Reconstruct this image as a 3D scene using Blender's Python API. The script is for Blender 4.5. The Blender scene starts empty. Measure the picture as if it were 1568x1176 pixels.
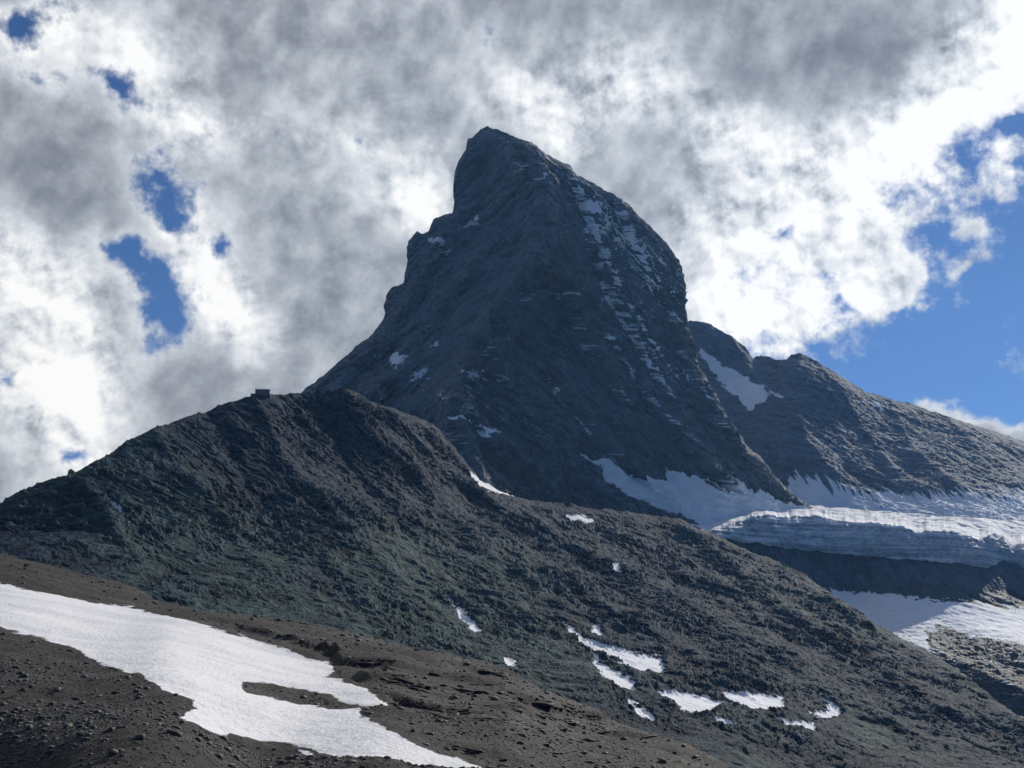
import bpy, bmesh, math, time
import numpy as np
from mathutils import Vector
T0=time.time()
rng=np.random.default_rng(7)
F=1893.0; PITCH=math.radians(12.0)
SUN_AZ=math.radians(33); SUN_EL=math.radians(29)

def ray(px,py):
    cx=(np.asarray(px,float)-784)/F; cy=(588-np.asarray(py,float))/F
    return cx,math.cos(PITCH)-math.sin(PITCH)*cy,math.sin(PITCH)+math.cos(PITCH)*cy
def world(px,py,D):
    x,y,z=ray(px,py); k=D/y
    return np.stack([x*k,np.zeros_like(x)+D,z*k],-1)

perm=rng.permutation(256).astype(np.int32); perm=np.concatenate([perm,perm,perm])
g=rng.normal(size=(256,3)); g/=np.linalg.norm(g,axis=1)[:,None]; g=g.astype(np.float32)
gx,gy,gz=g[:,0].copy(),g[:,1].copy(),g[:,2].copy()
def pn(x,y,z):
    x=np.asarray(x,np.float32);y=np.asarray(y,np.float32);z=np.asarray(z,np.float32)
    xf=np.floor(x);yf=np.floor(y);zf=np.floor(z)
    xi=xf.astype(np.int32)&255; yi=yf.astype(np.int32)&255; zi=zf.astype(np.int32)&255
    x=x-xf;y=y-yf;z=z-zf
    u=x*x*x*(x*(x*6-15)+10);v=y*y*y*(y*(y*6-15)+10);w=z*z*z*(z*(z*6-15)+10)
    a=perm[xi];b=perm[xi+1]
    aa=perm[a+yi];ab=perm[a+yi+1];ba=perm[b+yi];bb=perm[b+yi+1]
    def gd(h,dx,dy,dz): return gx[h]*dx+gy[h]*dy+gz[h]*dz
    def L(p,q,t): return p+(q-p)*t
    r=[]
    for dz in (0,1):
        h00=perm[aa+zi+dz];h10=perm[ba+zi+dz];h01=perm[ab+zi+dz];h11=perm[bb+zi+dz]
        zz=z-dz
        r.append(L(L(gd(h00,x,y,zz),gd(h10,x-1,y,zz),u),L(gd(h01,x,y-1,zz),gd(h11,x-1,y-1,zz),u),v))
    return L(r[0],r[1],w)*1.6
def fbm(x,y,z,o=4,gain=.5):
    s=0;a=1;t=0
    for i in range(o):
        s=s+a*pn(x+17.3*i,y-9.1*i,z+5.7*i);t+=a;a*=gain;x=x*2.03;y=y*2.03;z=z*2.03
    return s/t
def ridged(x,y,z,o=4,gain=.5):
    s=0;a=1;t=0
    for i in range(o):
        s=s+a*(1-2*np.abs(pn(x+11.3*i,y-7.1*i,z+3.7*i)));t+=a;a*=gain;x=x*2.03;y=y*2.03;z=z*2.03
    return s/t
def rot(P,ang,stretch,scale):
    a=math.radians(ang);c,s=math.cos(a),math.sin(a)
    return (P[...,0]*c+P[...,2]*s)/(scale*stretch),(-P[...,0]*s+P[...,2]*c)/scale,P[...,1]/(scale*2.0)
def sm(a,b,x):
    t=np.clip((x-a)/(b-a),0,1);return t*t*(3-2*t)
def beds(P,ang,dip,thick,warp):
    a=math.radians(ang)
    h=(-P[...,0]*math.sin(a)+P[...,2]*math.cos(a)+P[...,1]*dip)/thick+warp
    f=h-np.floor(h)
    return np.where(f<.8,f/.8,(1-f)/.2)
def tps(ctrl,X,Y):
    c=np.array(ctrl,float);p=c[:,:2]/1000;n=len(c)
    def U(r2): return r2*np.log(r2+1e-9)
    K=U(((p[:,None]-p[None])**2).sum(-1))+np.eye(n)*1e-4
    A=np.zeros((n+3,n+3));A[:n,:n]=K;A[:n,n]=1;A[:n,n+1:]=p;A[n,:n]=1;A[n+1:,:n]=p.T
    w=np.linalg.solve(A,np.concatenate([c[:,2],[0,0,0]]))
    x=X/1000;y=Y/1000
    out=w[n]+w[n+1]*x+w[n+2]*y
    for i in range(n): out=out+w[i]*U((x-p[i,0])**2+(y-p[i,1])**2)
    return out
def segd(line,X,Y):
    p=np.array(line,float);d=np.full(X.shape,1e9);s=np.zeros(X.shape);acc=0
    for a,b in zip(p[:-1],p[1:]):
        e=b-a;L=math.hypot(*e);t=np.clip(((X-a[0])*e[0]+(Y-a[1])*e[1])/(e@e+1e-9),0,1)
        dd=np.hypot(X-a[0]-t*e[0],Y-a[1]-t*e[1]);m=dd<d
        d=np.where(m,dd,d);s=np.where(m,acc+t*L,s);acc+=L
    return d,s,acc
def depth(ctrl,creases,X,Y):
    D=tps(ctrl,X,Y)
    if creases:
        k=np.sin(X/37.+Y/53.)*5+np.sin(X/17.-Y/23.)*3+np.sin(X/7.+Y/9.)*1.2
        for amp,wd,line in creases:
            d,s,L=segd(line,X+k,Y+k*.7);fade=np.clip(s/60,0,1)*np.clip((L-s)/60,0,1)
            D=D-amp*fade*np.exp(-d/wd)
    return D
def polysd(poly,X,Y,pad=14):
    p=np.array(poly,float);out=np.full(X.shape,-pad,float)
    m=(X>p[:,0].min()-pad)&(X<p[:,0].max()+pad)&(Y>p[:,1].min()-pad)&(Y<p[:,1].max()+pad)
    x=X[m];y=Y[m]
    if x.size==0:return out
    d=np.full(x.shape,1e9);ins=np.zeros(x.shape,bool)
    for i in range(len(p)):
        a=p[i];b=p[(i+1)%len(p)];e=b-a
        t=np.clip(((x-a[0])*e[0]+(y-a[1])*e[1])/(e@e+1e-9),0,1)
        d=np.minimum(d,np.hypot(x-a[0]-t*e[0],y-a[1]-t*e[1]))
        c=((a[1]>y)!=(b[1]>y))&(x<(b[0]-a[0])*(y-a[1])/(b[1]-a[1]+1e-12)+a[0])
        ins^=c
    out[m]=np.clip(np.where(ins,d,-d),-pad,pad)
    return out
def snowfield(polys,X,Y,P,wob=4,sc=25.):
    wx=wob*fbm(P[...,0]/sc,P[...,2]/sc,P[...,1]/sc,3,.65);wy=wob*fbm(P[...,0]/sc+31,P[...,2]/sc,P[...,1]/sc,3,.65)
    s=np.full(X.shape,-14.)
    for q in polys: s=np.maximum(s,polysd(q,X+wx,Y+wy))
    return s
def nrm(du,dv):
    n=np.cross(du,dv);n/=np.linalg.norm(n,axis=-1,keepdims=True)+1e-9
    return n*np.where((n[...,2:3]*1.0-n[...,1:2]*0.3)<0,-1,1)
def normals(P): return nrm(np.gradient(P,axis=1),np.gradient(P,axis=0))
def build(name,P,attrs,mat,keep=None,smooth=True):
    R,C=P.shape[:2]
    me=bpy.data.meshes.new(name)
    idx=np.arange(R*C,dtype=np.int32).reshape(R,C)
    q=np.stack([idx[:-1,:-1],idx[1:,:-1],idx[1:,1:],idx[:-1,1:]],-1)
    q=q[keep] if keep is not None else q.reshape(-1,4)
    me.vertices.add(R*C);me.vertices.foreach_set('co',P.astype(np.float32).ravel())
    me.loops.add(q.size);me.loops.foreach_set('vertex_index',q.ravel())
    me.polygons.add(len(q));me.polygons.foreach_set('loop_start',np.arange(0,q.size,4,dtype=np.int32))
    me.update(calc_edges=True)
    me.polygons.foreach_set('use_smooth',np.full(len(q),smooth))
    for k,v in attrs.items():
        if v.ndim==3:
            a=me.attributes.new(k,'FLOAT_COLOR','POINT')
            a.data.foreach_set('color',np.concatenate([v,np.ones(v.shape[:2]+(1,))],-1).astype(np.float32).ravel())
        else:
            a=me.attributes.new(k,'FLOAT','POINT');a.data.foreach_set('value',v.astype(np.float32).ravel())
    me.materials.append(mat)
    ob=bpy.data.objects.new(name,me);bpy.context.scene.collection.objects.link(ob)
    print(name,R*C,round(time.time()-T0,1))
    return ob
def base(px0,px1,n,sky,y1,rows,ctrl,creases=(),back=(600,1.1,14),jag=1.6):
    px=np.linspace(px0,px1,n);s=np.array(sky,float)
    sy=np.interp(px,s[:,0],s[:,1])
    sy=sy+jag*(fbm(px/22.,px*0+3.3,px*0+sky[0][1],5,.65)*2+np.maximum(0,ridged(px/9.,px*0+1.3,px*0,3)-.5)*-2)
    gy=np.linspace(sy.min()-1,y1,rows)[:,None]
    PY=np.maximum(gy,sy[None]);PX=np.repeat(px[None],rows,0)
    D=depth(ctrl,creases,PX,PY);P=world(PX,PY,D)
    N=nrm(world(PX+2,PY,depth(ctrl,creases,PX+2,PY))-P,world(PX,PY+2,depth(ctrl,creases,PX,PY+2))-P)
    dist=(np.linspace(1,0,back[2],endpoint=False)**2)[:,None]*back[0]
    Pb=P[:1]+np.stack([dist*0,dist,-dist*back[1]],-1)
    r=lambda A:np.concatenate([np.repeat(A[:1],back[2],0),A])
    below=np.concatenate([np.zeros((back[2],n)),PY-sy[None]])
    real=gy>=sy[None]; k=np.ones((rows+back[2]-1,n-1),bool)
    k[back[2]:]=real[1:,1:]|real[1:,:-1]
    return np.concatenate([Pb,P]),r(PX),r(PY),r(N),below,k
def rock_mat(name,snowcol,bump_scale,bump_dist,grain_scale,grain=0.35,rough=.7,snowedge=1.2,sb=.3,spec=.12):
    m=bpy.data.materials.new(name);m.use_nodes=True;nt=m.node_tree;n=nt.nodes;l=nt.links
    b=n['Principled BSDF'];b.inputs['Roughness'].default_value=rough;b.inputs['Specular IOR Level'].default_value=spec
    col=n.new('ShaderNodeAttribute');col.attribute_name='rockcol'
    sn=n.new('ShaderNodeAttribute');sn.attribute_name='snow'
    geo=n.new('ShaderNodeNewGeometry')
    n1=n.new('ShaderNodeTexNoise');n1.inputs['Scale'].default_value=grain_scale;n1.inputs['Detail'].default_value=5;n1.inputs['Roughness'].default_value=.7
    l.new(geo.outputs['Position'],n1.inputs['Vector'])
    mr=n.new('ShaderNodeMapRange');mr.inputs[1].default_value=.3;mr.inputs[2].default_value=.7;mr.inputs[3].default_value=1-grain;mr.inputs[4].default_value=1+grain
    l.new(n1.outputs[0],mr.inputs[0])
    vm=n.new('ShaderNodeVectorMath');vm.operation='SCALE';l.new(col.outputs['Color'],vm.inputs[0]);l.new(mr.outputs[0],vm.inputs['Scale'])
    ma=n.new('ShaderNodeMath');ma.operation='MULTIPLY_ADD';l.new(n1.outputs[0],ma.inputs[0]);ma.inputs[1].default_value=5
    ad=n.new('ShaderNodeMath');ad.operation='SUBTRACT';l.new(sn.outputs['Fac'],ad.inputs[0]);ad.inputs[1].default_value=2.5
    l.new(ad.outputs[0],ma.inputs[2])
    sr=n.new('ShaderNodeMapRange');sr.interpolation_type='SMOOTHSTEP';sr.inputs[1].default_value=-snowedge/2;sr.inputs[2].default_value=snowedge/2
    l.new(ma.outputs[0],sr.inputs[0])
    mx=n.new('ShaderNodeMix');mx.data_type='RGBA';l.new(sr.outputs[0],mx.inputs[0]);l.new(vm.outputs[0],mx.inputs[6]);mx.inputs[7].default_value=(*snowcol,1)
    l.new(mx.outputs[2],b.inputs['Base Color'])
    ro=n.new('ShaderNodeMapRange');l.new(sr.outputs[0],ro.inputs[0]);ro.inputs[3].default_value=rough;ro.inputs[4].default_value=.9;l.new(ro.outputs[0],b.inputs['Roughness'])
    nb=n.new('ShaderNodeTexNoise');nb.inputs['Scale'].default_value=bump_scale;nb.inputs['Detail'].default_value=6;nb.inputs['Roughness'].default_value=.65
    l.new(geo.outputs['Position'],nb.inputs['Vector'])
    bs=n.new('ShaderNodeMapRange');l.new(sr.outputs[0],bs.inputs[0]);bs.inputs[3].default_value=1;bs.inputs[4].default_value=sb
    bp=n.new('ShaderNodeBump');bp.inputs['Distance'].default_value=bump_dist;l.new(nb.outputs[0],bp.inputs['Height']);l.new(bs.outputs[0],bp.inputs['Strength'])
    l.new(bp.outputs[0],b.inputs['Normal'])
    return m
def simple(name,c,r=.7,metal=0,spec=.3):
    m=bpy.data.materials.new(name);m.use_nodes=True;n=m.node_tree.nodes;l=m.node_tree.links
    b=n['Principled BSDF'];b.inputs['Roughness'].default_value=r;b.inputs['Metallic'].default_value=metal;b.inputs['Specular IOR Level'].default_value=spec
    t=n.new('ShaderNodeTexNoise');t.inputs['Scale'].default_value=3;t.inputs['Detail'].default_value=4
    mr=n.new('ShaderNodeMapRange');mr.inputs[3].default_value=.7;mr.inputs[4].default_value=1.3;l.new(t.outputs[0],mr.inputs[0])
    vm=n.new('ShaderNodeVectorMath');vm.operation='SCALE';vm.inputs[0].default_value=c;l.new(mr.outputs[0],vm.inputs['Scale']);l.new(vm.outputs[0],b.inputs['Base Color'])
    return m
def colour(c,f): return np.array(c)[None,None]*f[...,None]
def blobf(X,Y):
    def blob(cx,cy,rx,ry,ang=0):
        a=math.radians(ang);u=(X-cx)*math.cos(a)+(Y-cy)*math.sin(a);v=-(X-cx)*math.sin(a)+(Y-cy)*math.cos(a)
        return np.exp(-((u/rx)**2+(v/ry)**2))
    return blob

# =====================================================================  PEAK
skyA=[(380,650),(440,618),(465,600),(490,580),(540,538),(570,513),(583,497),(591,482),(589,470),(590,458),(594,449),(600,441),(612,437),(619,434),(623,420),(626,398),(621,381),(622,370),(632,366),(639,356),(646,361),(656,356),(662,343),(668,335),(680,331),(693,329),(696,310),(695,282),(698,262),(702,250),(714,231),(716,214),(724,212),(737,199),(745,196),(775,205),(810,220),(850,245),(872,254),(882,269),(920,289),(945,303),(975,330),(1000,355),(1020,375),(1040,402),(1044,430),(1043,455),(1051,488),(1057,520),(1067,560),(1090,600),(1112,640),(1140,680),(1165,705),(1190,735),(1215,760),(1240,780),(1290,815)]
ctrlA=[(745,196,3500),(696,300,3480),(621,372,3420),(590,485,3330),(540,538,3250),(465,600,3130),(380,650,3050),
(800,260,3430),(828,330,3360),(818,400,3270),(772,460,3160),(728,520,3050),(698,590,2930),(690,650,2820),(715,715,2730),(760,760,2680),
(875,255,3520),(945,303,3530),(1040,402,3540),(1048,470,3540),(1060,540,3500),(1112,640,3420),(1165,705,3370),(1240,780,3320),
(900,400,3400),(880,455,3310),(950,500,3370),(880,560,3190),(1000,620,3270),(900,690,3010),(1000,740,3060),(1100,760,3180),(1040,560,3440),
(680,400,3350),(640,500,3225),(600,600,3050),(540,640,2960),(700,850,2600),(900,850,2800),(1100,880,3040),(1290,880,3250)]
mainr=[(770,215),(800,245),(832,285),(828,335),(812,400),(772,455),(728,520),(700,590),(692,640),(715,705),(760,790)]
crA=[(135,26,mainr),(85,20,[(790,390),(850,412),(878,450),(888,500),(915,560),(960,620),(1040,690),(1150,770)]),
(46,16,[(735,190),(800,232),(870,262),(900,290)]),(44,12,[(660,335),(740,345),(800,300),(850,270)]),(50,13,[(930,270),(985,400),(1040,520),(1090,640),(1170,740)]),
(46,12,[(860,240),(915,370),(950,450),(1010,560)]),(48,12,[(700,310),(650,420),(600,520),(480,630)]),(52,12,[(780,350),(700,450),(620,560),(540,660)]),
(36,10,[(680,520),(600,600),(540,650)]),(50,13,[(720,500),(790,620),(880,730)]),(48,12,[(780,470),(850,600),(930,690),(1020,770)]),(34,9,[(740,300),(680,390),(630,470)]),
(36,9,[(880,330),(930,440),(990,560),(1060,660)]),(32,9,[(640,590),(700,610),(760,690),(860,760)]),(30,8,[(800,430),(740,530),(680,600)]),(34,8,[(900,470),(960,570),(1040,660),(1110,730)]),
(-46,34,[(850,400),(860,480),(830,580)]),(-38,20,[(730,200),(750,280),(740,370)]),(-36,10,[(930,560),(1000,650),(1080,740)]),(-36,10,[(760,560),(820,660),(900,740)]),(-32,9,[(660,390),(610,480),(570,560)]),(-30,9,[(960,330),(1000,430),(1030,520)])]
P,X,Y,N,below,keep=base(380,1290,920,skyA,885,700,ctrlA,crA,back=(700,1.1,16),jag=1.8)
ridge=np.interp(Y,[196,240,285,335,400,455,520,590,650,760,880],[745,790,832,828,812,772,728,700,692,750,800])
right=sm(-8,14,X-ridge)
Pw=P+30*fbm(P[...,0]/200,P[...,1]/200,P[...,2]/200,2)[...,None]
nE=ridged(*rot(Pw,46,5,55),4,.55);nE2=ridged(*rot(Pw,40,6,16),4,.72)
nN=ridged(*rot(Pw,-57,5,80),4,.5);nN2=ridged(*rot(Pw,-28,7,22),4,.72)
iso=fbm(P[...,0]/75,P[...,1]/75,P[...,2]/75,5,.5)
fine=ridged(P[...,0]/24,P[...,1]/24,P[...,2]/12,3,.75)
bd=beds(P,-20,.12,26,1.6*fbm(P[...,0]/160,P[...,1]/160,P[...,2]/160,3))*sm(-.3,.3,iso+.1)
blob=blobf(X,Y)
d=(1-right)*(nE*15+nE2*9)+right*(nN*16+nN2*9+bd*9)+iso*10+fine*5
edge=np.clip(.25+below/28,.25,1)
P2=P+N*(d*edge)[...,None]
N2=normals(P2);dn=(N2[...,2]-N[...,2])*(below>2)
polyA=[[(606,545),(622,548),(618,560),(606,570),(600,560)],[(628,597),(640,582),(662,568),(650,582)],[(662,538),(672,530),(684,525),(674,538)],
[(655,376),(664,371),(680,371),(668,380)],[(708,352),(716,342),(733,334),(728,346),(716,356)],[(700,510),(706,505),(714,506),(706,514)],
[(880,305),(898,309),(915,322),(922,337),(905,336),(888,325)],[(805,283),(820,276),(842,270),(830,279)],[(708,570),(728,574),(747,586),(730,582)],
[(690,640),(708,645),(722,655),(700,650)],[(730,660),(758,668),(757,674),(738,670)],
[(1008,472),(1030,480),(1042,492),(1020,484)],[(1016,560),(1024,572),(1030,590),(1020,578)],[(1036,555),(1048,580),(1060,605),(1046,590)],
[(878,694),(905,708),(950,722),(990,738),(1020,748),(1014,721),(1045,733),(1075,746),(1108,756),(1119,741),(1150,756),(1190,770),(1230,780),(1260,800),(1260,880),(1100,880),(1080,820),(1040,796),(1000,782),(960,765),(925,745),(912,722)]]
S=snowfield(polyA,X,Y,P,6,22)
q=(1-right)*ridged(*rot(P+50,44,8,14),3,.66)+right*ridged(*rot(P+50,-42,9,12),3,.66)
S=np.where(Y<690,S-3*np.clip(.6-q,0,1)*2,S-2.2*np.clip(.5-right*nN2,0,1))
reg=.70*blob(920,330,170,34,42)+.40*blob(800,222,80,14,28)+.46*blob(970,440,130,55,48)+.58*blob(990,560,150,40,52)+.45*blob(640,540,90,70,-45)+.5*blob(740,640,90,50,30)+.45*blob(1000,720,160,30,20)+.35*blob(680,380,60,60)+.25*blob(850,600,120,80,40)
dust=q*1.5+dn*.8+reg*1.15+iso*.5
S=np.maximum(S,np.clip((dust-1.88)*11,-14,2.5))
streak=(1-right)*nE2+right*nN2
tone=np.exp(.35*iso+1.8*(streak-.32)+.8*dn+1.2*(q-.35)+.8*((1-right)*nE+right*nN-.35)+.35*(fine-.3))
tone*=(1-.42*blob(850,465,48,62)-.32*blob(745,260,45,60))*(1+.34*(1-right)-.08*right)  # sky light painted into the rock tone: east face lighter, north face darker
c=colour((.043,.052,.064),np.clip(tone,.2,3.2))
och=blob(715,630,26,20)*sm(-.1,.4,iso+.2);c=c+och[...,None]*np.array([.035,.02,.0])
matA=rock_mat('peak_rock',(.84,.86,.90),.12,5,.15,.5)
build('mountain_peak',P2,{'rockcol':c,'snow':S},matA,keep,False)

# =====================================================================  BACKGROUND RIDGE
skyB=[(990,500),(1040,492),(1060,492),(1085,495),(1100,505),(1120,517),(1140,531),(1152,548),(1165,545),(1178,547),(1190,553),(1205,551),(1211,543),(1225,541),(1250,553),(1300,585),(1330,603),(1400,622),(1460,641),(1500,655),(1568,676),(1900,790)]
ctrlB=[(990,500,4300),(1060,492,4250),(1150,548,4250),(1225,541,4200),(1330,603,4250),(1460,641,4300),(1568,676,4400),(1900,790,4700),
(1100,620,3950),(1200,700,3650),(1300,680,3850),(1400,720,3800),(1240,770,3450),(1400,800,3450),(1568,800,3500),(1900,850,3600),(1000,700,3900),(1100,850,3400),(1400,850,3350),(1800,900,3400),(1300,600,4100)]
crB=[(60,30,[(1225,511),(1215,600),(1240,680),(1300,760)]),(45,22,[(1100,475),(1150,580),(1200,660),(1230,740)]),(45,26,[(1340,575),(1400,690),(1500,770)]),(-40,22,[(1150,520),(1190,620),(1215,700)]),(30,14,[(1270,560),(1320,660),(1390,750)]),(30,14,[(1420,600),(1500,690),(1600,760)])]
P,X,Y,N,below,keep=base(990,1900,700,skyB,900,380,ctrlB,crB,back=(900,.9,12),jag=1.6)
iso=fbm(P[...,0]/170,P[...,1]/170,P[...,2]/170,5,.55)
Pw=P+40*fbm(P[...,0]/260,P[...,1]/260,P[...,2]/260,2)[...,None]
st=ridged(*rot(Pw,-12,7,22),4,.68);rb=ridged(*rot(Pw,-52,5,60),4,.6);fine=ridged(P[...,0]/30,P[...,1]/30,P[...,2]/16,3,.7)
P2=P+N*((iso*10+st*4+rb*7+fine*3)*np.clip(.3+below/25,.3,1))[...,None];N2=normals(P2);dn=(N2[...,2]-N[...,2])*(below>2)
polyB=[[(1068,536),(1085,546),(1105,562),(1130,572),(1158,588),(1182,606),(1170,616),(1152,634),(1138,624),(1112,598),(1092,576)],[(1175,598),(1195,605),(1205,614),(1185,612)],
[(1325,615),(1350,622),(1354,632),(1335,624)],[(1548,752),(1575,755),(1600,765),(1560,762)]]
S=snowfield(polyB,X,Y,P,9,40)-4*np.clip(.5-rb,0,1)
fl=ridged(P[...,0]/24+P[...,2]/90,P[...,1]/300,P[...,2]/420,3,.6)
top=np.interp(X,[1180,1215,1260,1300,1360,1420,1480,1560,1700],[790,728,738,754,760,764,758,756,756])
S=np.maximum(S,np.clip((Y-top-18)*.35+fl*12,-14,8))
S=np.maximum(S,np.clip((st+dn*1.5+iso*.5-1.38)*9,-14,2.2))
c=colour((.066,.086,.118),np.clip(np.exp(.35*iso+1.0*(st-.3)+.5*(fine-.3)+.4*dn),.4,2.2))
matB=rock_mat('ridge_rock',(.80,.84,.90),.07,4.5,.08,.3,.8,1.8,.3,.06)
build('background_ridge',P2,{'rockcol':c,'snow':S},matB,keep,False)

# =====================================================================  CLIFF UNDER GLACIER
iceb=[(980,786),(1040,796),(1100,820),(1150,828),(1200,835),(1300,846),(1400,854),(1470,860),(1510,866),(1535,854),(1568,866),(1650,882),(1900,905)]
ctrlF=[(980,786,2960),(1100,820,2975),(1300,842,3000),(1500,860,2960),(1900,905,2900),(1150,905,2930),(1300,905,2950),(1568,925,2880),(1300,980,2560),(1430,1000,2460),(1568,985,2450),(1568,1100,2050),(1300,1200,1950),(1900,1200,1850),(1000,1100,2300),(1900,960,2800)]
crF=[(60,30,[(1370,975),(1480,1020),(1640,1090)]),(40,25,[(1410,970),(1450,1060),(1500,1180)]),(40,30,[(1470,960),(1600,1010),(1740,1050)])]
P,X,Y,N,below,keep=base(980,1900,640,iceb,1240,420,ctrlF,crF,back=(80,.15,6),jag=1)
iso=fbm(P[...,0]/90,P[...,1]/90,P[...,2]/90,5,.55)
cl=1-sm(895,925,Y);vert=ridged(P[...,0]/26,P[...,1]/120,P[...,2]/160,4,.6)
st=ridged(*rot(P,-24,6,24),4,.68)
polyF=[[(1262,906),(1330,909),(1400,912),(1470,918),(1568,930),(1700,945),(1700,995),(1568,990),(1500,980),(1450,966),(1418,968),(1427,1002),(1395,992),(1360,972),(1320,944),(1285,924)],
[(1470,1050),(1500,1062),(1532,1092),(1512,1086),(1490,1070)],[(1228,1038),(1256,1052),(1240,1050)]]
S=snowfield(polyF,X,Y,P,9,30)
e=np.clip(below/18,0,1)*(1-.6*sm(-4,4,S))
P2=P+N*(e*(iso*12+cl*vert*10+(1-cl)*st*7))[...,None];N2=normals(P2);dn=(N2[...,2]-N[...,2])*(below>2)
dirt=ridged(*rot(P,-20,7,12),4,.65)
S=np.where((S>-3)&(Y>900),S-np.clip((dirt+.35*iso)*15-3,0,18)*(.05+.95*sm(1340,1430,X-(Y-910)*.6)),S)
S=np.maximum(S,np.clip((dirt+dn*1.8+.5*iso-1.3+.55*np.exp(-((Y-1000)/70)**2)*(X>1400))*9,-14,2.4))
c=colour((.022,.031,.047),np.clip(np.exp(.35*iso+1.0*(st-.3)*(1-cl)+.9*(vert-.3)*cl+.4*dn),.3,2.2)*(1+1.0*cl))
matF=rock_mat('cliff_rock',(.84,.87,.92),.1,4.0,.12,.35)
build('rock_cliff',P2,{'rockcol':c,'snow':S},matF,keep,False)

# =====================================================================  HANGING GLACIER
px=np.linspace(1000,1900,760)
ib=np.array(iceb,float);yb=np.interp(px,ib[:,0],ib[:,1])+4+fbm(px/26,px*0+5,px*0,4,.6)*6
yt=np.interp(px,[1000,1040,1075,1100,1130,1160,1200,1250,1300,1350,1400,1450,1500,1522,1535,1548,1568,1900],[792,799,812,808,798,789,791,790,800,801,812,812,826,816,824,838,830,872])
yt=yt+fbm(px/34,px*0,px*0+9,5,.65)*9
yt=np.minimum(yt,yb-3)
yk=np.interp(px,[1000,1060,1130,1230,1400,1568,1900],[780,778,770,774,787,799,826])
yk=np.minimum(yk,yt-4)
Db=tps(ctrlF,px,yb-4)
rows=[];nr1,nr2=70,70
for i in range(nr1):
    t=i/(nr1-1);rows.append(world(px,yb+(yt-yb)*t,Db-9+45*t**2.6))
for i in range(1,nr2):
    t=i/(nr2-1);rows.append(world(px,yt+(yk-yt)*t,Db+36+330*t))
P=np.stack(rows)
bl=fbm(P[...,0]/70,P[...,1]/120,P[...,2]/40,5,.6);cr=ridged(P[...,0]/34,P[...,1]/140,P[...,2]/30,5,.7)
rowsn=np.arange(P.shape[0])[:,None]
ws=np.where(rowsn<nr1,1-.4*sm(nr1-22,nr1,rowsn),.6-.4*sm(nr1,nr1+20,rowsn))
strat=fbm(P[...,0]/260,P[...,1]/260,P[...,2]/5+.01*P[...,0]+bl,3,.6)
P2=P.copy();P2[...,1]-=(cr*15+bl*20+strat*6)*ws
fade=np.clip((rowsn-nr1)/30,0,1);P2[...,2]+=fade*(fbm(P[...,0]/80,P[...,1]/60,P[...,2]*0,4,.6)*12)
c=colour((.56,.60,.66),np.clip(.80+.4*cr+.7*strat+.2*bl,.3,1.3))
S=np.where(rowsn<nr1,-5+8*bl+4*cr+9*strat+6*sm(1180,1040,px)[None]+5*sm(nr1-10,nr1,rowsn),3+bl*18-4*np.maximum(0,cr-.5))*np.ones_like(cr)
matG=rock_mat('glacier_ice',(.82,.84,.88),.15,3.0,.1,.25,.7,2.5)
build('glacier',P2,{'rockcol':c,'snow':S},matG)

# =====================================================================  DARK HILL / BUTTRESS
skyD=[(-400,900),(-200,850),(0,775),(8,768),(22,762),(35,752),(55,745),(90,732),(104,730),(108,720),(114,728),(135,714),(160,702),(185,685),(200,676),(240,655),(270,645),(300,635),(312,633),(330,626),(360,615),(385,607),(415,607),(440,606),(465,604),(490,600),(520,597),(535,600),(560,615),(600,627),(650,645),(672,660),(690,683),(715,716),(735,735),(760,750),(800,765),(860,772),(900,780),(960,786),(1040,798),(1100,824),(1150,846),(1190,863),(1225,880),(1265,905),(1330,950),(1390,985),(1430,1004),(1480,1042),(1568,1105),(1700,1190)]
ctrlD=[(-400,900,1250),(-200,850,1350),(0,775,1520),(110,722,1640),(240,655,1830),(400,607,2060),(535,600,2260),(600,627,2350),(690,683,2540),(760,750,2600),(900,780,2700),(1040,798,2830),(1150,846,2740),(1265,905,2520),(1430,1004,2180),(1568,1105,1850),(1700,1190,1600),
(0,900,1250),(0,1020,930),(400,800,1720),(200,850,1430),(400,950,1300),(500,1100,900),(600,800,1950),(750,850,2060),(900,900,2080),(700,950,1620),(900,1050,1400),(1100,950,2050),(1100,1100,1350),(900,1230,900),(1300,1100,1600),(1300,1240,1150),(1700,1260,1300),(550,700,2160),(690,760,2390),(-400,1050,880)]
crD=[(46,26,[(500,550),(560,660),(640,740),(760,860),(900,960)]),(24,20,[(370,560),(430,700),(520,800),(640,920),(760,1010)]),(18,18,[(200,610),(290,740),(380,850),(480,950)]),
(20,16,[(80,690),(160,790),(230,880)]),(-16,18,[(300,590),(370,740),(460,850),(560,950)]),(-20,18,[(440,580),(560,760),(680,880),(800,980)]),(46,20,[(700,720),(860,830),(1000,900),(1180,1000),(1300,1080)]),
(-42,22,[(760,770),(930,900),(1080,990)]),(60,22,[(1010,780),(1130,880),(1250,970),(1400,1060),(1500,1130)]),(36,14,[(660,660),(760,780),(850,850)]),(44,16,[(570,600),(690,730),(800,800),(960,850)]),
(34,11,[(830,880),(960,960),(1100,1020)]),(32,11,[(1120,900),(1180,980),(1260,1050)]),(30,10,[(560,640),(700,790),(830,860)]),(28,10,[(900,810),(1020,870),(1150,930)]),(-28,12,[(1060,850),(1160,930),(1290,1010)])]
P,X,Y,N,below,keep=base(-400,1700,1500,skyD,1262,700,ctrlD,crD,back=(350,.7,12),jag=2.2)
iso=fbm(P[...,0]/120,P[...,1]/120,P[...,2]/120,5,.55)
Pw=P+35*fbm(P[...,0]/140,P[...,1]/140,P[...,2]/140,3)[...,None]
st=ridged(*rot(Pw,-30,4,34),4,.62);st2=ridged(*rot(Pw,-38,7,11),4,.72);lay=ridged(*rot(Pw,-14,8,12),3,.65)
fine=ridged(P[...,0]/12,P[...,1]/16,P[...,2]/7,3,.7)
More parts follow.
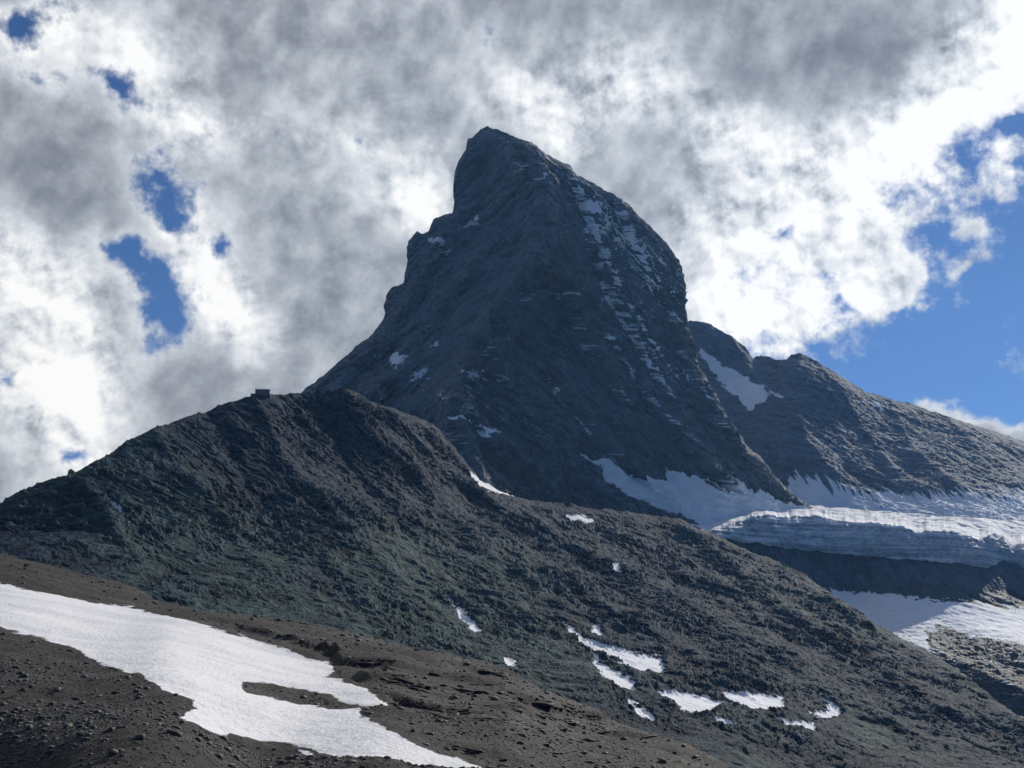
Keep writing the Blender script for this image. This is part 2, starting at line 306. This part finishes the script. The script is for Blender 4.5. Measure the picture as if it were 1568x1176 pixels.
bd=beds(P,-18,.1,17,2.6*fbm(P[...,0]/120,P[...,1]/120,P[...,2]/120,4,.6))
near=np.clip(P[...,1]/1900,.45,1.1)
e=np.clip(.4+below/35,.4,1)
crag=sm(-.05,.4,fbm(P[...,0]/200+9,P[...,1]/200,P[...,2]/110,4,.6)+.12)
polyD=[[(716,722),(735,732),(770,747),(808,762),(785,762),(745,752),(724,738)],[(864,793),(885,788),(909,797),(903,806),(874,803)],[(935,868),(944,866),(952,880),(942,881)],
[(680,918),(700,934),(722,956),(742,980),(728,974),(700,948)],[(860,954),(880,968),(905,988),(935,994),(970,1004),(1012,1010),(1019,1032),(980,1030),(950,1018),(915,1006),(890,994)],
[(903,1004),(935,1028),(965,1044),(975,1061),(945,1055),(920,1038)],[(1000,1062),(1040,1064),(1082,1070),(1104,1085),(1070,1096),(1040,1088)],[(1103,1064),(1150,1067),(1197,1069),(1201,1089),(1150,1092),(1120,1080)],
[(1250,1067),(1268,1078),(1290,1098),(1262,1103),(1238,1095),(1268,1090)],[(1183,1107),(1247,1109),(1247,1122),(1205,1120)],[(960,1073),(985,1088),(1005,1109),(975,1101)],[(768,1007),(785,1014),(795,1032),(775,1022)],
[(160,766),(176,777),(191,794),(178,790)],[(1086,1100),(1110,1106),(1130,1117),(1105,1113)],[(900,960),(918,966),(926,979),(908,971)],[(1085,1075),(1110,1080),(1120,1087),(1095,1087)]]
S0=snowfield(polyD,X,Y,P,9,14)
calm=1-.75*sm(-5,3,S0)
P2=P+N*(e*near*calm*(iso*11+st*5+st2*3.4+lay*2.2+crag*(bd*7+fine*3.5)+fine*.7))[...,None];N2=normals(P2);dn=(N2[...,2]-N[...,2])*(below>2)
q=ridged(*rot(P+80,-36,7,10),3,.65)
S=S0-1.4*np.clip(.6-q,0,1)+.6
blob=blobf(X,Y)
reg=.75*blob(1100,1080,260,50,12)+.3*blob(850,900,200,60,30)+.3*blob(1400,1080,200,50,30)+.3*blob(780,790,120,25,25)
S=np.maximum(S,np.clip((q+dn*1.0+.4*iso+reg-1.72)*9,-14,2.4))
scr=sm(-.2,.4,fbm(P[...,0]/190+5,P[...,1]/260,P[...,2]/110,5,.6)+.55*blob(330,860,260,110,25)+.55*blob(740,970,260,110,25)-.7*blob(560,690,240,80,15)-.6*blob(1050,960,200,90,25)-.4*blob(480,850,60,140,-35))
tone=np.clip(np.exp(.4*iso+1.8*(st2-.32)+.8*(lay-.3)+.6*(st-.3)+.35*(fine-.3)+.4*dn),.2,3.4)
c=colour((.0085,.0135,.0205),tone)*(1-scr[...,None])+scr[...,None]*colour((.019,.031,.030),tone)
matD=rock_mat('hill_rock',(.82,.84,.87),.3,2.0,.4,.5,.8,1.2,.3,.06)
build('rocky_hill',P2,{'rockcol':c,'snow':S},matD,keep,False)
iu=np.argmin(np.abs(X[0]-401));hutP=P2[12,iu]

# =====================================================================  FOREGROUND SLOPE
skyE=[(-700,700),(-300,800),(0,848),(60,862),(130,880),(200,897),(235,918),(300,934),(380,943),(450,951),(520,964),(600,984),(680,1003),(740,1018),(800,1040),(850,1062),(900,1084),(960,1106),(1020,1130),(1080,1152),(1130,1178),(1300,1240),(1700,1255)]
ctrlE=[(-300,800,290),(0,848,260),(235,918,235),(450,951,225),(600,984,215),(740,1018,200),(900,1084,170),(1130,1178,125),(1300,1260,95),(1700,1440,60),(-700,700,300),
(0,1000,120),(0,1176,72),(400,1100,95),(400,1176,76),(784,1176,82),(-300,1176,68),(784,1100,120),(600,1050,135),(1000,1170,105),(-700,1260,50),(0,1260,55),(700,1262,58),(1100,1262,64),(1700,1480,40),(250,980,150)]
P,X,Y,N,below,keep=base(-500,1500,1200,skyE,1262,720,ctrlE,(),back=(300,.55,16),jag=1.8)
xx,yy=P[...,0],P[...,1];zz=P[...,2]
def str2(sx,sy,k,o,f=ridged,g=.55,ang=-14):
    a=math.radians(ang);u=xx*math.cos(a)+yy*math.sin(a);v=-xx*math.sin(a)+yy*math.cos(a)
    return f(u/sx+k,v/sy,xx*0+k*3.1,o,g)
big=str2(45,22,1,3,fbm,.45)
h=(str2(48,24,2,3,fbm,.5)+.10*str2(12,10,5,2,fbm,.5))*2.6
fl=np.floor(h);fr=h-fl;terr=fl+sm(.0,.5,fr)
polyE=[[(-60,880),(0,892),(60,904),(120,917),(200,929),(260,944),(320,961),(370,975),(430,995),(480,1010),(505,1016),(511,1026),(499,1035),(530,1050),(560,1061),(596,1078),(585,1083),(550,1081),(500,1066),(450,1056),(400,1048),(368,1046),(372,1056),(420,1068),(480,1080),(550,1092),(553,1103),(600,1125),(650,1147),(700,1162),(733,1172),(760,1190),(640,1184),(570,1165),(500,1152),(440,1140),(380,1129),(330,1119),(284,1103),(276,1093),(303,1084),(297,1074),(262,1060),(215,1036),(170,1020),(130,1006),(100,990),(66,976),(30,968),(0,962),(-60,950)],
[(70,978),(95,984),(120,994),(100,992)],[(455,1148),(480,1152),(470,1156)]]
S=snowfield(polyE,X,Y,P,6.5,3.)
onsnow=sm(-4,5,S)
rockreg=np.clip(.1+.9*sm(-60,60,X-330-(Y-900)*.3),0,1)*(1-.5*sm(1090,1150,Y))
far=sm(190,90,P[...,1])
loose=fbm(xx/1.6,yy/2.4,zz*0,3,.6);med=ridged(xx/6,yy/7,zz*0+4,3,.5)
rip=str2(2.6,1.5,6,3,fbm,.6,60)
dz=big*.9+(1-onsnow)*(terr*1.1*rockreg*(1-.8*sm(-14,-6,S))+med*.24+loose*.15*(.3+.7*far))+onsnow*(rip*.17*(.4+.6*far)+.12+str2(20,9,9,3,fbm)*.3)
e=np.clip(.5+below/40,.5,1)
P2=P.copy();P2[...,2]+=dz*e
last=P2[-1:];ext=[]
for t in np.linspace(0,1,26)[1:]:
    r=last.copy();r[...,0]=last[...,0]*(1+t*1.2);r[...,1]=last[...,1]+t*(-120-last[...,1]);r[...,2]=last[...,2]*(1-t)+t*(-7-.24*last[...,0])
    r[...,2]+=.3*fbm(r[...,0]/6,r[...,1]/6,r[...,0]*0,4)
    ext.append(r)
ext=np.concatenate(ext)
patch=fbm(xx/26,yy/14,zz*0+2,4,.55);lam=str2(16,5,12,3,fbm,.55)
tone=np.clip(np.exp(.45*patch+.4*loose+.3*med+.7*lam),.25,2.4)
c=colour((.038,.036,.034),tone)
gr=sm(.0,.5,patch);c=c*(1-gr[...,None])+gr[...,None]*colour((.048,.050,.050),tone)
cE=np.concatenate([c,np.repeat(c[-1:],25,0)]);SE=np.concatenate([S,np.full((25,S.shape[1]),-14.)])
kE=np.concatenate([keep,np.ones((25,keep.shape[1]),bool)])
matE=rock_mat('scree_ground',(.78,.785,.80),2.6,.28,3.0,.65,.8,1.2,.8,.10)
build('foreground_slope',np.concatenate([P2,ext]),{'rockcol':cE,'snow':SE},matE,kE)

def scatter(name,mask,w,ns,rad,flat,asp,ang,mat,sub,sink,rough=.35):
    bm=bmesh.new();bmesh.ops.create_icosphere(bm,subdivisions=sub,radius=1);tv=np.array([v.co[:] for v in bm.verts]);tf=np.array([[v.index for v in f.verts] for f in bm.faces]);bm.free()
    cand=np.argwhere(mask);w=w[mask];w=w/w.sum()
    pick=cand[rng.choice(len(cand),ns,p=w,replace=False)]
    pos=P2[pick[:,0],pick[:,1]];r=rad(ns,pos)
    V=tv[None]*(1+rng.uniform(-rough,rough,(ns,len(tv),1)))
    V=np.clip(V,-.78,.78)   # planed faces
    V=V*np.stack([rng.uniform(*asp,ns),rng.uniform(.7,1.2,ns),rng.uniform(*flat,ns)],-1)[:,None]*r[:,None,None]
    an=rng.uniform(-ang,ang,ns);ca,sa=np.cos(an)[:,None],np.sin(an)[:,None]
    ti=rng.normal(-.12,.12,ns);ct,st_=np.cos(ti)[:,None],np.sin(ti)[:,None]
    V=np.stack([V[...,0]*ct-V[...,2]*st_,V[...,1],V[...,0]*st_+V[...,2]*ct],-1)
    V=np.stack([V[...,0]*ca-V[...,1]*sa,V[...,0]*sa+V[...,1]*ca,V[...,2]],-1)+pos[:,None]
    V[...,2]-=(sink*r)[:,None]
    Fc=(tf[None]+(np.arange(ns)*len(tv))[:,None,None]).reshape(-1,3)
    me=bpy.data.meshes.new(name);V=V.reshape(-1,3)
    me.vertices.add(len(V));me.vertices.foreach_set('co',V.astype(np.float32).ravel());me.loops.add(Fc.size);me.loops.foreach_set('vertex_index',Fc.astype(np.int32).ravel())
    me.polygons.add(len(Fc));me.polygons.foreach_set('loop_start',np.arange(0,Fc.size,3,dtype=np.int32));me.update(calc_edges=True);me.validate()
    ob=bpy.data.objects.new(name,me);bpy.context.scene.collection.objects.link(ob);me.materials.append(mat)
vis=(Y>0)&(S<-4)&(X>-80)&(X<1200)&(below>3)
scatter('scree_stones',vis,sm(-.3,.5,patch+.25*med)+.1,28000,lambda n_,p:np.minimum(.04+.045*rng.pareto(2.4,n_),.36)*(.6+.5*np.clip(p[:,1]/120,0,1.5)),(.4,.9),(.8,1.7),3.1,simple('stone',(.078,.074,.070),.75),1,-.1)
vis2=(S<-13)&(X>250)&(X<1150)&(below>2)&(Y<1150)
scatter('rock_outcrop',vis2,(np.exp(-((fr-.25)/.18)**2)+.02)*rockreg*sm(-.1,.35,str2(30,15,21,3,fbm)+.05),1100,lambda n_,p:.22+.40*rng.pareto(3.0,n_).clip(0,2.4),(.22,.55),(1.0,2.3),.6,simple('slab_rock',(.034,.032,.031),.85),2,.30,.3)

me=bpy.data.meshes.new('valley_ground');me.from_pydata([(-30000,-20000,-420),(30000,-20000,-420),(30000,40000,-420),(-30000,40000,-420)],[],[(0,1,2,3)])
ob=bpy.data.objects.new('valley_ground',me);bpy.context.scene.collection.objects.link(ob);me.materials.append(simple('valley_soil',(.05,.06,.045),.9))

# =====================================================================  HUT
hut=bpy.data.objects.new('mountain_hut',None);bpy.context.scene.collection.objects.link(hut);hut.location=(hutP[0],hutP[1]-2,hutP[2]-1.0)
hut.rotation_euler=(0,0,math.radians(6))
wallm=simple('hut_wall',(.20,.195,.19),.8);roofm=simple('hut_roof',(.50,.51,.53),.5,.1);glass=simple('hut_window',(.03,.035,.04),.2);stone=simple('hut_stone',(.12,.115,.11),.9);wood=simple('hut_shutter',(.25,.07,.05),.7)
def box(name,c,s,m,parent,bev=.06):
    bm=bmesh.new();bmesh.ops.create_cube(bm,size=1);bmesh.ops.scale(bm,vec=s,verts=bm.verts);bmesh.ops.bevel(bm,geom=bm.edges[:],offset=min(bev,min(s)*.3),segments=1,affect='EDGES')
    me=bpy.data.meshes.new(name);bm.to_mesh(me);bm.free();o=bpy.data.objects.new(name,me);bpy.context.scene.collection.objects.link(o);o.parent=parent;o.location=c;me.materials.append(m);return o
box('stone_base',(0,0,-1.2),(27,11,4.4),stone,hut);box('walls',(0,0,4.7),(24,9,7.4),wallm,hut)
me=bpy.data.meshes.new('roof');W,Dp=12.8,5.2
me.from_pydata([(-W,-Dp,8.45),(W,-Dp,8.45),(W,Dp,8.45),(-W,Dp,8.45),(-W,0,10.6),(W,0,10.6),(-W,-Dp,8.75),(W,-Dp,8.75),(W,Dp,8.75),(-W,Dp,8.75)],[],[(0,3,2,1),(0,1,7,6),(2,3,9,8),(6,7,5,4),(8,9,4,5),(0,6,4,9,3),(1,2,8,5,7)])
o=bpy.data.objects.new('roof',me);bpy.context.scene.collection.objects.link(o);o.parent=hut;me.materials.append(roofm)
k=0
for zf in (3.0,6.4):
    for i in range(8):
        x=-10.5+3*i
        if zf<4 and i==3: box('door',(x,-4.53,2.3),(1.4,.12,2.5),wood,hut,.02);continue
        box('window_%d'%k,(x,-4.53,zf),(1.2,.12,1.4),glass,hut,.02);box('shutter_%d'%k,(x+.95,-4.54,zf),(.5,.1,1.5),wood,hut,.02);k+=1
box('chimney',(5,1.5,10.9),(1,1,2.2),stone,hut);box('terrace',(-16.5,-1,.4),(7,9,1.2),stone,hut)

# =====================================================================  HAZE (thin mountain air)
hz=bpy.data.meshes.new('atmospheric_haze');bm=bmesh.new();bmesh.ops.create_cube(bm,size=1);bm.to_mesh(hz);bm.free()
ho=bpy.data.objects.new('atmospheric_haze',hz);bpy.context.scene.collection.objects.link(ho);ho.scale=(12000,9000,3000);ho.location=(0,4000,1000)
m=bpy.data.materials.new('haze');m.use_nodes=True;n=m.node_tree.nodes;n.clear();o=n.new('ShaderNodeOutputMaterial');v=n.new('ShaderNodeVolumeScatter')
v.inputs['Color'].default_value=(.24,.52,1,1);v.inputs['Density'].default_value=1.4e-5;v.inputs['Anisotropy'].default_value=.4;m.node_tree.links.new(v.outputs[0],o.inputs['Volume']);hz.materials.append(m)

# =====================================================================  SKY
w=bpy.data.worlds.new('World');bpy.context.scene.world=w;w.use_nodes=True;nt=w.node_tree;n=nt.nodes;l=nt.links;n.clear()
try:
    w.cycles.sampling_method='MANUAL';w.cycles.sample_map_resolution=512
except Exception as ex: print(ex)
def M(op,a,b=None,c=None,clamp=False):
    x=n.new('ShaderNodeMath');x.operation=op;x.use_clamp=clamp
    for i,v in enumerate((a,b,c)):
        if v is None:continue
        if isinstance(v,(int,float)):x.inputs[i].default_value=v
        else:l.new(v,x.inputs[i])
    return x.outputs[0]
def VM(op,a,b=None,s=None):
    x=n.new('ShaderNodeVectorMath');x.operation=op
    for i,v in enumerate((a,b)):
        if v is None:continue
        if isinstance(v,tuple):x.inputs[i].default_value=v
        else:l.new(v,x.inputs[i])
    if s is not None:x.inputs['Scale'].default_value=s
    return x.outputs[0]
def SS(a,b,v,lo=0,hi=1,kind='SMOOTHSTEP'):
    x=n.new('ShaderNodeMapRange');x.interpolation_type=kind
    for i,q in zip((1,2,3,4),(a,b,lo,hi)):x.inputs[i].default_value=q
    l.new(v,x.inputs[0]);return x.outputs[0]
tc=n.new('ShaderNodeTexCoord').outputs['Generated']
sp=n.new('ShaderNodeSeparateXYZ');l.new(tc,sp.inputs[0])
az=M('ARCTAN2',sp.outputs[0],sp.outputs[1]);el=M('ARCSINE',sp.outputs[2])
cb=n.new('ShaderNodeCombineXYZ');l.new(az,cb.inputs[0]);l.new(el,cb.inputs[1]);V0=cb.outputs[0]
def noise(vec,scale,detail,rough,color=False):
    x=n.new('ShaderNodeTexNoise');x.inputs['Scale'].default_value=scale;x.inputs['Detail'].default_value=detail;x.inputs['Roughness'].default_value=rough
    l.new(vec,x.inputs['Vector']);return x.outputs[1 if color else 0]
wc=VM('SCALE',VM('SUBTRACT',noise(V0,11,4,.6,True),(.5,.5,.5)),s=.06)
V1=VM('ADD',V0,wc)
def azel(px,py):
    x,y,z=ray(px,py);return math.atan2(x,y),math.asin(z/math.sqrt(x*x+y*y+z*z))
def field(blobs,vec):
    out=None
    for (px,py,rx,ry,ang,amp) in blobs:
        a,e=azel(px,py);mp=n.new('ShaderNodeMapping');mp.vector_type='TEXTURE';mp.inputs['Location'].default_value=(a,e,0);mp.inputs['Rotation'].default_value=(0,0,math.radians(ang));mp.inputs['Scale'].default_value=(rx/F,ry/F,1)
        l.new(vec,mp.inputs[0]);gr=n.new('ShaderNodeTexGradient');gr.gradient_type='QUADRATIC_SPHERE';l.new(mp.outputs[0],gr.inputs[0])
        out=M('MULTIPLY_ADD',gr.outputs['Fac'],amp,out if out is not None else 0.0)
    return out
n1=noise(V1,12,8,.56);n1b=noise(VM('ADD',V1,(.012,.018,0)),12,5,.54)
n2=noise(V0,36,7,.62);n2b=noise(VM('ADD',V0,(.0035,.0055,0)),36,5,.60)
a1,e1=azel(1150,600);a2,e2=azel(1600,215)
dx,dy=a2-a1,e2-e1;L_=math.hypot(dx,dy);nx,ny=-dy/L_,dx/L_
s1=n.new('ShaderNodeSeparateXYZ');l.new(V1,s1.inputs[0])
sd=M('ADD',M('MULTIPLY',M('SUBTRACT',s1.outputs[0],a1),nx),M('MULTIPLY',M('SUBTRACT',s1.outputs[1],e1),ny))
cov=SS(-.05,.09,sd,-.80,1.05,'LINEAR')
cov=M('ADD',cov,field([
 (1375,425,130,80,-10,1.6),(1200,500,120,70,0,.8),(1300,430,150,90,20,.7),(1375,290,60,45,0,-.7),(1480,250,70,60,30,-.7),(1550,190,50,40,0,-1.6),(1490,130,200,90,40,.5),
 (1485,352,50,32,10,1.15),(1480,410,40,26,10,1.05),
 (1500,655,150,42,-8,2.3),(1440,630,90,36,-8,1.2),(1590,650,100,80,0,1.4),
 (240,265,120,90,-15,-1.7),(268,335,90,80,10,-1.6),(180,385,110,55,-25,-1.6),(225,430,120,80,-35,-1.8),(255,490,100,85,10,-1.9),(175,140,170,60,-20,-1.7),(40,40,130,60,30,-1.9),(50,120,80,50,0,-1.5),(20,575,70,40,0,-1.4),(330,375,100,50,0,-1.1),(100,700,70,40,0,-1.2),
 (1130,250,80,35,0,-.9),(1285,440,60,60,0,-1.1),(1180,345,70,40,30,-.9)],V1))
# the bank of cloud stands over the mountain; unseen cloud overhead and behind is thinned for darker, bluer fill light
front=SS(-.35,.45,sp.outputs[1],-1.8,0)
cov=M('ADD',cov,front)
dens=M('ADD',cov,M('MULTIPLY',M('SUBTRACT',n1,.5),2.6))
dens=M('ADD',dens,M('MULTIPLY',M('SUBTRACT',n2,.5),3.2))
alpha=SS(-.50,.50,dens)
thick=SS(.1,1.5,dens)
br=field([
 (1560,100,300,170,45,1.1),(1400,220,280,120,42,.68),(1200,330,330,190,25,.74),(1130,200,230,100,-20,.46),(960,130,180,90,0,.46),(1300,450,260,130,20,.55),(1150,480,180,110,0,.48),
 (820,150,170,110,0,.40),(640,290,170,100,-30,.58),(860,215,110,80,0,.45),(60,440,240,140,-50,.78),(90,620,200,150,-60,.78),(330,440,220,85,-50,.76),(210,100,200,100,-40,.40),(300,190,170,70,0,.36),(60,60,160,90,0,.38),(520,200,200,90,10,.16),
 (1250,90,430,110,8,-.14),(950,20,500,70,0,-.06),(420,60,260,120,0,-.04),(80,270,230,100,-10,-.20),(400,560,260,100,20,-.10),(250,590,120,100,0,-.1),(1250,100,200,110,0,-.08)],V1)
amp=SS(-.15,.45,br,.24,1.3)
relief=M('ADD',M('MULTIPLY',M('SUBTRACT',n1,n1b),1.2),M('MULTIPLY',M('SUBTRACT',n2,n2b),1.5))
lum=M('ADD',.385,M('MULTIPLY',br,1.0))
tex=M('ADD',relief,M('MULTIPLY',M('SUBTRACT',n1,.5),-.35))
tex=M('ADD',tex,M('MULTIPLY',M('SUBTRACT',n2,.5),-.35))
lum=M('ADD',lum,M('MULTIPLY',tex,amp))
lum=M('ADD',lum,M('MULTIPLY',M('SUBTRACT',1,thick),.22))
lum=M('MAXIMUM',M('MINIMUM',lum,1.15),.13)
cr=n.new('ShaderNodeValToRGB');cr.color_ramp.interpolation='B_SPLINE'
el_=cr.color_ramp.elements;el_[0].position=.1;el_[0].color=(.12,.132,.155,1);el_[1].position=.90;el_[1].color=(.97,.985,1.0,1)
x=el_.new(.33);x.color=(.215,.230,.262,1);x=el_.new(.6);x.color=(.56,.61,.68,1)
l.new(lum,cr.inputs[0])
sky=n.new('ShaderNodeTexSky');sky.sky_type='NISHITA';sky.sun_disc=False;sky.sun_elevation=SUN_EL;sky.sun_rotation=SUN_AZ;sky.altitude=2800;sky.dust_density=.25;sky.air_density=1.0;sky.ozone_density=2.5
tint=VM('MULTIPLY',sky.outputs[0],(.50,.72,1.08))
b1=n.new('ShaderNodeBackground');l.new(tint,b1.inputs[0]);b1.inputs[1].default_value=.064
b2=n.new('ShaderNodeBackground');l.new(cr.outputs[0],b2.inputs[0]);b2.inputs[1].default_value=1.0
mx=n.new('ShaderNodeMixShader');l.new(alpha,mx.inputs[0]);l.new(b1.outputs[0],mx.inputs[1]);l.new(b2.outputs[0],mx.inputs[2])
out=n.new('ShaderNodeOutputWorld');l.new(mx.outputs[0],out.inputs[0])

sd_=bpy.data.lights.new('sun','SUN');sd_.energy=4.7;sd_.angle=math.radians(.6);sd_.color=(1,.96,.9)
so=bpy.data.objects.new('sun',sd_);bpy.context.scene.collection.objects.link(so)
dv=Vector((math.sin(SUN_AZ)*math.cos(SUN_EL),math.cos(SUN_AZ)*math.cos(SUN_EL),math.sin(SUN_EL)))
so.rotation_euler=dv.to_track_quat('Z','Y').to_euler();so.location=dv*500

cd=bpy.data.cameras.new('camera');co=bpy.data.objects.new('camera',cd);bpy.context.scene.collection.objects.link(co)
cd.sensor_width=36;cd.lens=36*F/1568;cd.clip_end=80000;cd.clip_start=.5
co.rotation_euler=(math.radians(90)+PITCH,0,0);bpy.context.scene.camera=co
s=bpy.context.scene;s.view_settings.view_transform='Standard';s.view_settings.look='None';s.view_settings.exposure=0
print('done',time.time()-T0)
